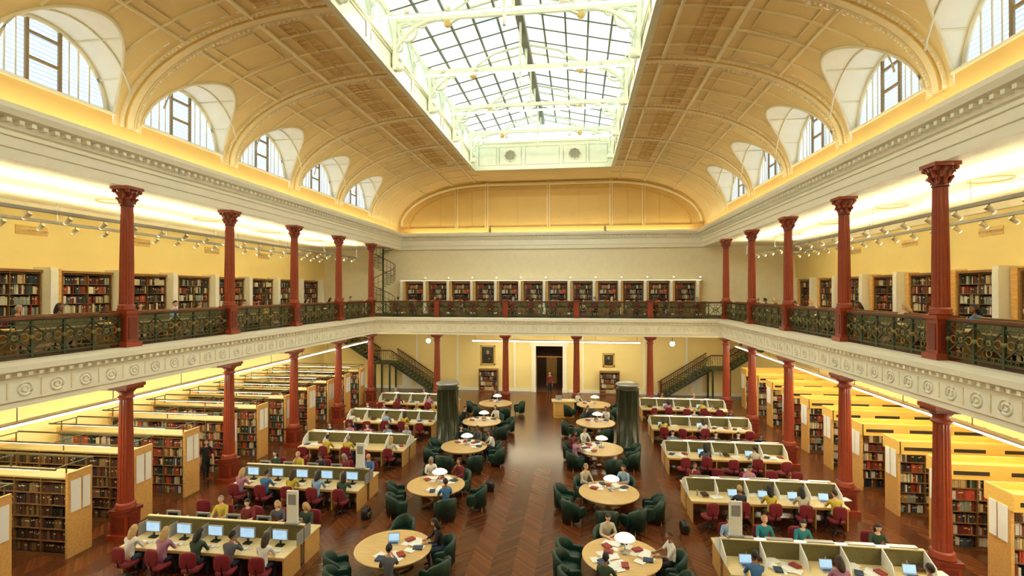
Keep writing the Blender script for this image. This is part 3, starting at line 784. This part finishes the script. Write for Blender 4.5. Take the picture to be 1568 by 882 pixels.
b = MB(); b.rev([(.6, 0), (.6, .12), (.55, .14), (.55, 2.95), (.58, 2.97), (.58, 3.02), (.5, 3.04)], greencyl, n=32)
for i in range(10):
    a = 2*pi*i/10; b.box((.55*cos(a), .55*sin(a), 1.55), (.03, .04, 2.7), iron, rz=a)
b.rev([(.5, 3.04), (.5, 3.16), (.6, 3.18), (.6, 3.26), (.56, 3.28)], silver, n=32)
cy = b.mesh('ventilation_cylinder'); put(cy, 'ventilation_cylinder', (-4.2, 26.0, 0)); put(cy, 'ventilation_cylinder', (5.05, 26.9, 0))
b = MB(); b.box((0, 0, .5), (1.3, .7, 1.0), yellowtop); b.box((0, 0, 1.02), (1.5, .85, .05), desktop); b.box((0, -.36, .5), (1.1, .02, .75), oak); b.box((-.3, .1, 1.2), (.4, .04, .28), grey); b.box((-.3, .1, 1.07), (.05, .05, .1), black)
b.obj('reception_counter', (1.6, 32.9, 0), .1)
b = MB(); b.ell((0, 0, .18), (.2, .13, .2), black, 14, 10, e=.6); b.ring((0, -.02, .38), .06, .012, black, 'Y', 10, 4); b.ell((0, -.13, .14), (.14, .05, .1), greencyl, 10, 8, e=.6)
bag = b.mesh('backpack')
for p in ((-5.0, 12.6), (-4.9, 17.3), (6.0, 12.9), (6.0, 17.6), (-1.0, 20.3), (1.4, 12.9)): put(bag, 'backpack', (p[0], p[1], 0), random.uniform(0, 3))

# people ----------------------------------------------------------------------------
sk_m = [mat('skin_%d' % i, c, .55, var=.05) for i, c in enumerate([(220, 168, 138), (190, 134, 100), (142, 92, 66), (230, 184, 156)])]
sh_cols = [(36, 42, 58), (232, 230, 224), (120, 32, 40), (60, 112, 166), (206, 180, 60), (84, 84, 92), (22, 22, 26), (176, 120, 148), (34, 126, 136), (196, 188, 166), (48, 68, 52), (140, 174, 210)]
sh_m = [mat('shirt_%d' % i, c, .85, var=.1, scale=8) for i, c in enumerate(sh_cols)]
tr_m = [mat('trousers_%d' % i, c, .85, var=.1, scale=8) for i, c in enumerate([(30, 36, 52), (24, 24, 26), (86, 76, 60), (54, 70, 98)])]
ha_m = [mat('hair_%d' % i, c, .6, var=.2, scale=20) for i, c in enumerate([(24, 18, 14), (54, 34, 22), (190, 154, 98), (146, 142, 136), (14, 12, 12)])]
shoe = mat('shoe_leather', (30, 24, 22), .5); lip = mat('lips', (160, 84, 78), .5)
def person(kind, longhair, sleeves, lean=0, headpitch=-.25, headturn=0, pose=''):
    import bmesh
    J = {}
    def j(n, p, r): J[n] = (Vector(p), r)
    if kind == 'sit':
        f = lean
        j('pel', (0, 0, .575), .125); j('spn', (0, -.01+f*.3, .73), .125); j('chs', (0, .01+f*.7, .92), .135); j('uch', (0, .02+f, 1.03), .115)
        j('nk', (0, .035+f*1.1, 1.13), .052); j('hb', (0, .05+f*1.2, 1.2), .05)
        for s, q in ((-1, 'l'), (1, 'r')):
            j('sh'+q, (s*.17, .02+f, 1.045), .062); j('el'+q, (s*.235, .17+f*.6, .82), .043); j('wr'+q, (s*.13, .38+f*.2, .795), .027); j('hd'+q, (s*.12, .43+f*.2, .79), .024)
            j('hp'+q, (s*.09, .04, .56), .092); j('kn'+q, (s*.13, .43, .55), .066); j('cf'+q, (s*.13, .4, .34), .055); j('an'+q, (s*.13, .36, .1), .036); j('to'+q, (s*.14, .5, .04), .034)
        if pose == 'chin':      # one elbow on the desk, hand against the cheek
            j('elr', (.2, .3+f*.5, .81), .043); j('wrr', (.12, .2+f, 1.03), .027); j('hdr', (.1, .17+f, 1.08), .024)
        if pose == 'write':     # one hand reaching forward over the page, other forearm folded across
            j('wrr', (.06, .44, .8), .027); j('hdr', (.03, .49, .79), .024); j('wrl', (-.05, .34, .795), .027); j('hdl', (.0, .36, .79), .024)
    else:
        j('pel', (0, 0, .95), .125); j('spn', (0, 0, 1.1), .115); j('chs', (0, .01, 1.28), .13); j('uch', (0, .0, 1.4), .11); j('nk', (0, .01, 1.49), .052); j('hb', (0, .02, 1.55), .05)
        for s, q in ((-1, 'l'), (1, 'r')):
            st = .13*s
            j('sh'+q, (s*.17, 0, 1.41), .06); j('el'+q, (s*.23, -.02-st*.5, 1.13), .042); j('wr'+q, (s*.22, .1-st, .9), .027); j('hd'+q, (s*.22, .12-st, .84), .024)
            j('hp'+q, (s*.09, .01, .9), .095); j('kn'+q, (s*.1, .04+st, .5), .062); j('cf'+q, (s*.1, .0+st, .33), .052); j('an'+q, (s*.1, -.03+st, .1), .036); j('to'+q, (s*.11, .12+st, .04), .034)
    E = [('pel', 'spn', 1), ('spn', 'chs', 1), ('chs', 'uch', 1), ('uch', 'nk', 0), ('nk', 'hb', 0)]
    for q in 'lr':
        E += [('uch', 'sh'+q, 1), ('sh'+q, 'el'+q, 1), ('el'+q, 'wr'+q, 1 if sleeves else 0), ('wr'+q, 'hd'+q, 0), ('pel', 'hp'+q, 2), ('hp'+q, 'kn'+q, 2), ('kn'+q, 'cf'+q, 2), ('cf'+q, 'an'+q, 2), ('an'+q, 'to'+q, 4)]
    bm = bmesh.new(); lay = bm.verts.layers.skin.verify(); V = {}
    for n_, (p, r) in J.items():
        v = bm.verts.new(p); V[n_] = v; v[lay].radius = (r, r); v[lay].use_root = (n_ == 'pel')
    for a, c, _ in E: bm.edges.new((V[a], V[c]))
    me = bpy.data.meshes.new('tmp'); bm.to_mesh(me); bm.free()
    ob = bpy.data.objects.new('tmp', me); COLL.objects.link(ob)
    ob.modifiers.new('s', 'SKIN').use_smooth_shade = True; ob.modifiers.new('ss', 'SUBSURF').levels = 1
    dg = bpy.context.evaluated_depsgraph_get(); dg.update()
    ev_ = bpy.data.meshes.new_from_object(ob.evaluated_get(dg))
    bpy.data.objects.remove(ob)
    b = MB(); slots = [sk_m[0], sh_m[0], tr_m[0], ha_m[0], shoe, black, lip]
    for m in slots: b.mi(m)
    b.v.extend([tuple(v.co) for v in ev_.vertices])
    def dist(p, a, c):
        ab = c-a; t = max(0, min(1, (p-a).dot(ab)/max(1e-9, ab.length_squared))); return (p-a-ab*t).length
    for p in ev_.polygons:
        c = p.center; best = min(E, key=lambda e: dist(c, J[e[0]][0], J[e[1]][0])-.4*min(J[e[0]][1], J[e[1]][1]))
        b.f.append(list(p.vertices)); b.m.append(best[2]); b.s.append(True); b.c.append((1, 1, 1))
    for q, s in (('l', -1), ('r', 1)):
        w = J['hd'+q][0]; d = (w-J['wr'+q][0]).normalized()
        up = Vector((0, 0, 1)) if kind == 'sit' else Vector((s, 0, 0))
        if kind == 'sit' and abs(d.z) > .7: up = Vector((s, .3, 0))
        side = d.cross(up).normalized(); up = side.cross(d).normalized()
        R_ = Matrix((side, d, up)).transposed().to_4x4(); b.M = Matrix.Translation(w) @ R_
        b.ell((0, .03, 0), (.042, .052, .017), slots[0], 10, 6)
        for i, (x, l) in enumerate(((-.031, .062), (-.011, .074), (.01, .07), (.029, .055))):
            b.tube([(x, .06, 0), (x*1.15, .06+l*.5, .004), (x*1.15, .06+l*.85, -.012), (x*1.1, .06+l, -.026)], [.0095, .009, .008, .006], slots[0], 6)
        t = 1 if s < 0 else -1
        b.tube([(t*.034, .015, 0), (t*.062, .045, -.004), (t*.068, .075, -.012)], [.012, .0105, .007], slots[0], 6)
        b.M = Matrix.Identity(4)
    hb = J['hb'][0]
    b.M = Matrix.Translation(hb+Vector((0, .02, .1))) @ Matrix.Rotation(headturn, 4, 'Z') @ Matrix.Rotation(headpitch, 4, 'X')
    b.ell((0, 0, 0), (.076, .095, .118), slots[0], 18, 14, f=lambda d: (1-.25*max(0, -d[2]), 1-.12*max(0, -d[2])*(d[1] < 0), 1))
    b.ell((0, .094, -.012), (.013, .022, .026), slots[0], 8, 6)
    for s in (-1, 1):
        b.ell((s*.03, .083, .012), (.014, .009, .008), paper, 8, 6); b.ell((s*.03, .09, .012), (.006, .004, .006), slots[5], 6, 5)
        b.tube([(s*.016, .093, .034), (s*.045, .082, .034)], .004, slots[3], 4)
        b.ell((s*.078, -.002, -.004), (.01, .02, .03), slots[0], 8, 6)
    b.ell((0, .083, -.056), (.022, .008, .007), slots[6], 8, 6)
    b.ell((0, -.006, .008), (.087, .106, .126), slots[3], 20, 16, keep=lambda d: d[2] > .12+.85*d[1])
    if longhair:
        b.ell((0, -.062, -.1), (.088, .05, .17), slots[3], 14, 10, e=.8)
        for s in (-1, 1): b.ell((s*.072, -.01, -.08), (.022, .05, .12), slots[3], 8, 8)
    b.M = Matrix.Identity(4)
    return b.mesh('person_'+kind)
T = [person('sit', False, True, .05, -.3), person('sit', True, False, .08, -.35), person('sit', False, False, .0, -.15, .3), person('sit', True, True, .12, -.5, -.2),
     person('sit', False, True, .1, -.35, -.15, 'chin'), person('sit', True, False, .1, -.45, .1, 'write'), person('sit', False, False, .13, -.55, 0, 'write'), person('sit', True, True, .06, -.2, .35, 'chin')]
TS = [person('stand', True, False, 0, -.1), person('stand', False, True, 0, -.05)]
def dress(o, sk=None, sh=None, tr=None, ha=None):
    ms = [random.choice(sk_m) if sk is None else sk_m[sk], random.choice(sh_m) if sh is None else sh_m[sh], random.choice(tr_m) if tr is None else tr_m[tr], random.choice(ha_m) if ha is None else ha_m[ha]]
    for i, m in enumerate(ms):
        o.material_slots[i].link = 'OBJECT'; o.material_slots[i].material = m
def sit(x, y, z, rz, t=None, **k):
    t = random.randrange(8) if t is None else t
    nm = 'seated_woman' if t in (1, 3, 5, 7) else 'seated_man'
    o = put(T[t], nm, (x, y, z), rz); sc = random.uniform(.97, 1.03) if z else 1; o.scale = (sc, sc, sc); dress(o, **k); return o

LR = [([0, 1, 2, 3, 4], [1, 2, 3, 4]), ([0, 1, 2, 3, 4], [0, 1, 2, 3, 4]), ([1, 2, 4], [0, 1, 2, 3, 4]), ([0, 2, 3], [0, 1, 3, 4]), ([1, 3], [0, 2, 3])]
near_sh = {0: [(1, 1, 2), (1, 7, 2), (3, 10, 0), (4, 5, 4), (5, 1, 1)], 1: [(1, 7, 2), (0, 3, 0), (5, 4, 1), (3, 11, 0), (7, 10, 1)]}
for k, (near, far) in enumerate(LR):
    yc = 14.05+4.7*k; xc = -7.9; put(dk_c if k < 2 else dk_s, 'study_desk', (xc, yc, 0))
    for i in range(5):
        x = xc-2.0+i*1.0
        if i in near:
            y = yc-1.02-.2; put(ch, 'office_chair', (x, y-.05, 0), random.uniform(-.2, .2))
            if k in near_sh: t, sh, ha = near_sh[k][i]; sit(x, y, 0, random.uniform(-.1, .1), t, sh=sh, ha=ha)
            else: sit(x, y, 0, random.uniform(-.1, .1))
        elif random.random() < .8: put(ch, 'office_chair', (x, yc-1.5, 0), random.uniform(-.5, .5))
        if i in far:
            y = yc+1.02+.2; put(ch, 'office_chair', (x, y+.05, 0), pi+random.uniform(-.2, .2)); sit(x, y, 0, pi+random.uniform(-.15, .15))
        elif random.random() < .8: put(ch, 'office_chair', (x, yc+1.5, 0), pi+random.uniform(-.5, .5))
        if k < 2:
            put(mon, 'desktop_computer', (x, yc-.38, .755), 0); put(mon, 'desktop_computer', (x, yc+.38, .755), pi)
        else:
            if random.random() < .8: put(pap if random.random() < .6 else bst, 'papers_and_books', (x, yc-.5, .755), random.uniform(-.3, .3))
            if random.random() < .7: put(pap, 'papers_and_books', (x, yc+.5, .755), 3+random.uniform(-.3, .3))
RR = [([0, 2, 4], [0, 1, 2, 4]), ([1, 2, 3, 4], [0, 2]), ([1, 3], [0, 2, 3, 4]), ([0, 2], [2, 4]), ([1, 3], [1, 3])]
for k, (near, far) in enumerate(RR):
    yc = 14.75+4.65*k; xc = 8.95; put(dk_s, 'study_desk', (xc, yc, 0))
    for i in range(5):
        x = xc-2.0+i*1.0
        if i in near:
            y = yc-1.22; put(ch, 'office_chair', (x, y-.05, 0), random.uniform(-.2, .2)); sit(x, y, 0, random.uniform(-.1, .1)); put(lap, 'laptop', (x, yc-.5, .755), random.uniform(-.1, .1))
            put(bst, 'stacked_books', (x+.3, yc-.22, .755), random.uniform(-.2, .2))
        elif random.random() < .85: put(ch, 'office_chair', (x+random.uniform(-.1, .1), yc-1.5, 0), random.uniform(-.6, .6))
        if i in far:
            y = yc+1.22; put(ch, 'office_chair', (x, y+.05, 0), pi); sit(x, y, 0, pi+random.uniform(-.15, .15)); put(lap, 'laptop', (x, yc+.5, .755), pi)
        elif random.random() < .8: put(ch, 'office_chair', (x, yc+1.5, 0), pi+random.uniform(-.5, .5))
        if i not in near and random.random() < .85: put(pap if random.random() < .5 else bst, 'papers_and_books', (x, yc-.55, .755), random.uniform(-.3, .3))
for p in ((-5.75, 14.05), (-5.75, 18.75), (6.8, 14.75)): put(sgn_, 'information_sign', (p[0], p[1], 1.225 if p[0] < 0 else 1.29))
TB = [(-2.67, 14.0, [100, 205, 340, 262, 232], {25: (3, 6, 0), 285: (4, 5, 4)}, False),
      (3.7, 14.35, [160, 185, 215, 262, 330], {105: (6, 9, 1), 8: (2, 1, 1), 248: (2, 10, 4)}, True),
      (-2.77, 18.75, [185, 225, 275, 355], {115: (5, 1, 3), 60: (7, 2, 0), 300: (2, 3, 0)}, True),
      (3.62, 18.85, [175, 215, 265, 300, 350, 340], {130: (0, 9, 3), 60: (5, 11, 1)}, True),
      (-2.78, 23.6, [160, 200, 250, 300, 350], {110: (3, 6, 0), 70: (4, 5, 4), 20: (1, 1, 1)}, True),
      (3.5, 24.0, [170, 290, 340, 20], {120: (2, 1, 0), 215: (0, 7, 1), 160: (1, 2, 0)}, True),
      (-2.82, 28.2, [200, 250, 320, 20], {150: (0, 6, 0), 60: (1, 1, 1)}, True),
      (3.48, 28.7, [190, 240, 290, 340], {60: (1, 1, 1), 110: (4, 0, 4)}, True),
      (-2.8, 32.9, [180, 240, 300, 10], {100: (0, 6, 0)}, True),
      (3.5, 33.3, [200, 260, 320, 20], {140: (0, 1, 0)}, True)]
for (x, y, cs, ps, lamp) in TB:
    put(rt, 'round_table', (x, y, 0))
    if lamp: put(tl, 'table_lamp', (x+.1, y+.15, .757))
    for a in cs:
        if any(abs(((a-p+180) % 360)-180) < 28 for p in ps): continue
        r_ = radians(a); q = random.uniform(1.5, 1.68); put(gc, 'tub_armchair', (x+q*cos(r_), y+q*sin(r_), 0), r_+pi/2+random.uniform(-.35, .35))
    for a, (t, sh, ha) in ps.items():
        r_ = radians(a); put(gc, 'tub_armchair', (x+1.42*cos(r_), y+1.42*sin(r_), 0), r_+pi/2)
        sit(x+1.38*cos(r_), y+1.38*sin(r_), 0, r_+pi/2, t, sh=sh, ha=ha)
        put(pap, 'papers_and_books', (x+.6*cos(r_), y+.6*sin(r_), .757), r_+pi/2)
put(lap, 'laptop', (-2.75, 14.2, .757), .2); put(pap, 'papers_and_books', (3.3, 14.2, .757), 1.0)
o = put(TS[0], 'standing_woman', (-13.0, 19.75, 0), -2.2); dress(o, 0, 6, 1, 1)
o = put(TS[1], 'walking_man', (.35, 39.6, 0), pi); dress(o, 0, 2, 1, 0)
# upper gallery reading desks
b = MB(); b.box((0, 0, .73), (2.4, .7, .04), desktop)
for x in (-1.1, 1.1): b.box((x, 0, .36), (.06, .6, .72), oakd)
b.box((0, .33, .9), (2.4, .04, .4), olive); b.box((0, .33, 1.12), (2.44, .08, .03), oakd); b.box((0, .3, .5), (2.3, .03, .4), oakd)
gd = b.mesh('gallery_reading_desk')
for s in (-1, 1):
    for k in range(10):
        y = 7.5+2.9*k
        put(gd, 'gallery_reading_desk', (s*13.0, y, DECK), s*pi/2)
        for d in (-.6, .6):
            occ = (k*3+(1 if d > 0 else 0)+(s > 0)) % 5 < 4
            xx = s*13.0+s*(.5 if occ else .75)
            put(ch, 'office_chair', (xx, y+d, DECK), s*pi/2)
            if occ: sit(xx, y+d, DECK, s*pi/2)
for k in range(8):
    x = -9.9+2.83*k; put(gd, 'gallery_reading_desk', (x, 36.2, DECK), pi)
    for d in (-.6, .6):
        occ = (k*2+(d > 0)) % 5 < 4
        put(ch, 'office_chair', (x+d, 35.7 if occ else 35.5, DECK), 0)
        if occ: sit(x+d, 35.73, DECK, 0)

# world, camera, view -----------------------------------------------------------------
w = bpy.data.worlds.new('World'); S.world = w; w.use_nodes = True
w.node_tree.nodes['Background'].inputs[0].default_value = (.75, .87, 1, 1); w.node_tree.nodes['Background'].inputs[1].default_value = 1.0
cam = bpy.data.cameras.new('camera'); cam.lens = 18; cam.sensor_width = 36; cam.clip_start = .05; cam.clip_end = 200
co = bpy.data.objects.new('camera', cam); COLL.objects.link(co)
co.location = (2.52, 0, 8.0); co.rotation_euler = (radians(90.37), 0, radians(7.34)); S.camera = co
S.view_settings.view_transform = 'Standard'; S.view_settings.exposure = 1.3; S.view_settings.gamma = 1.08
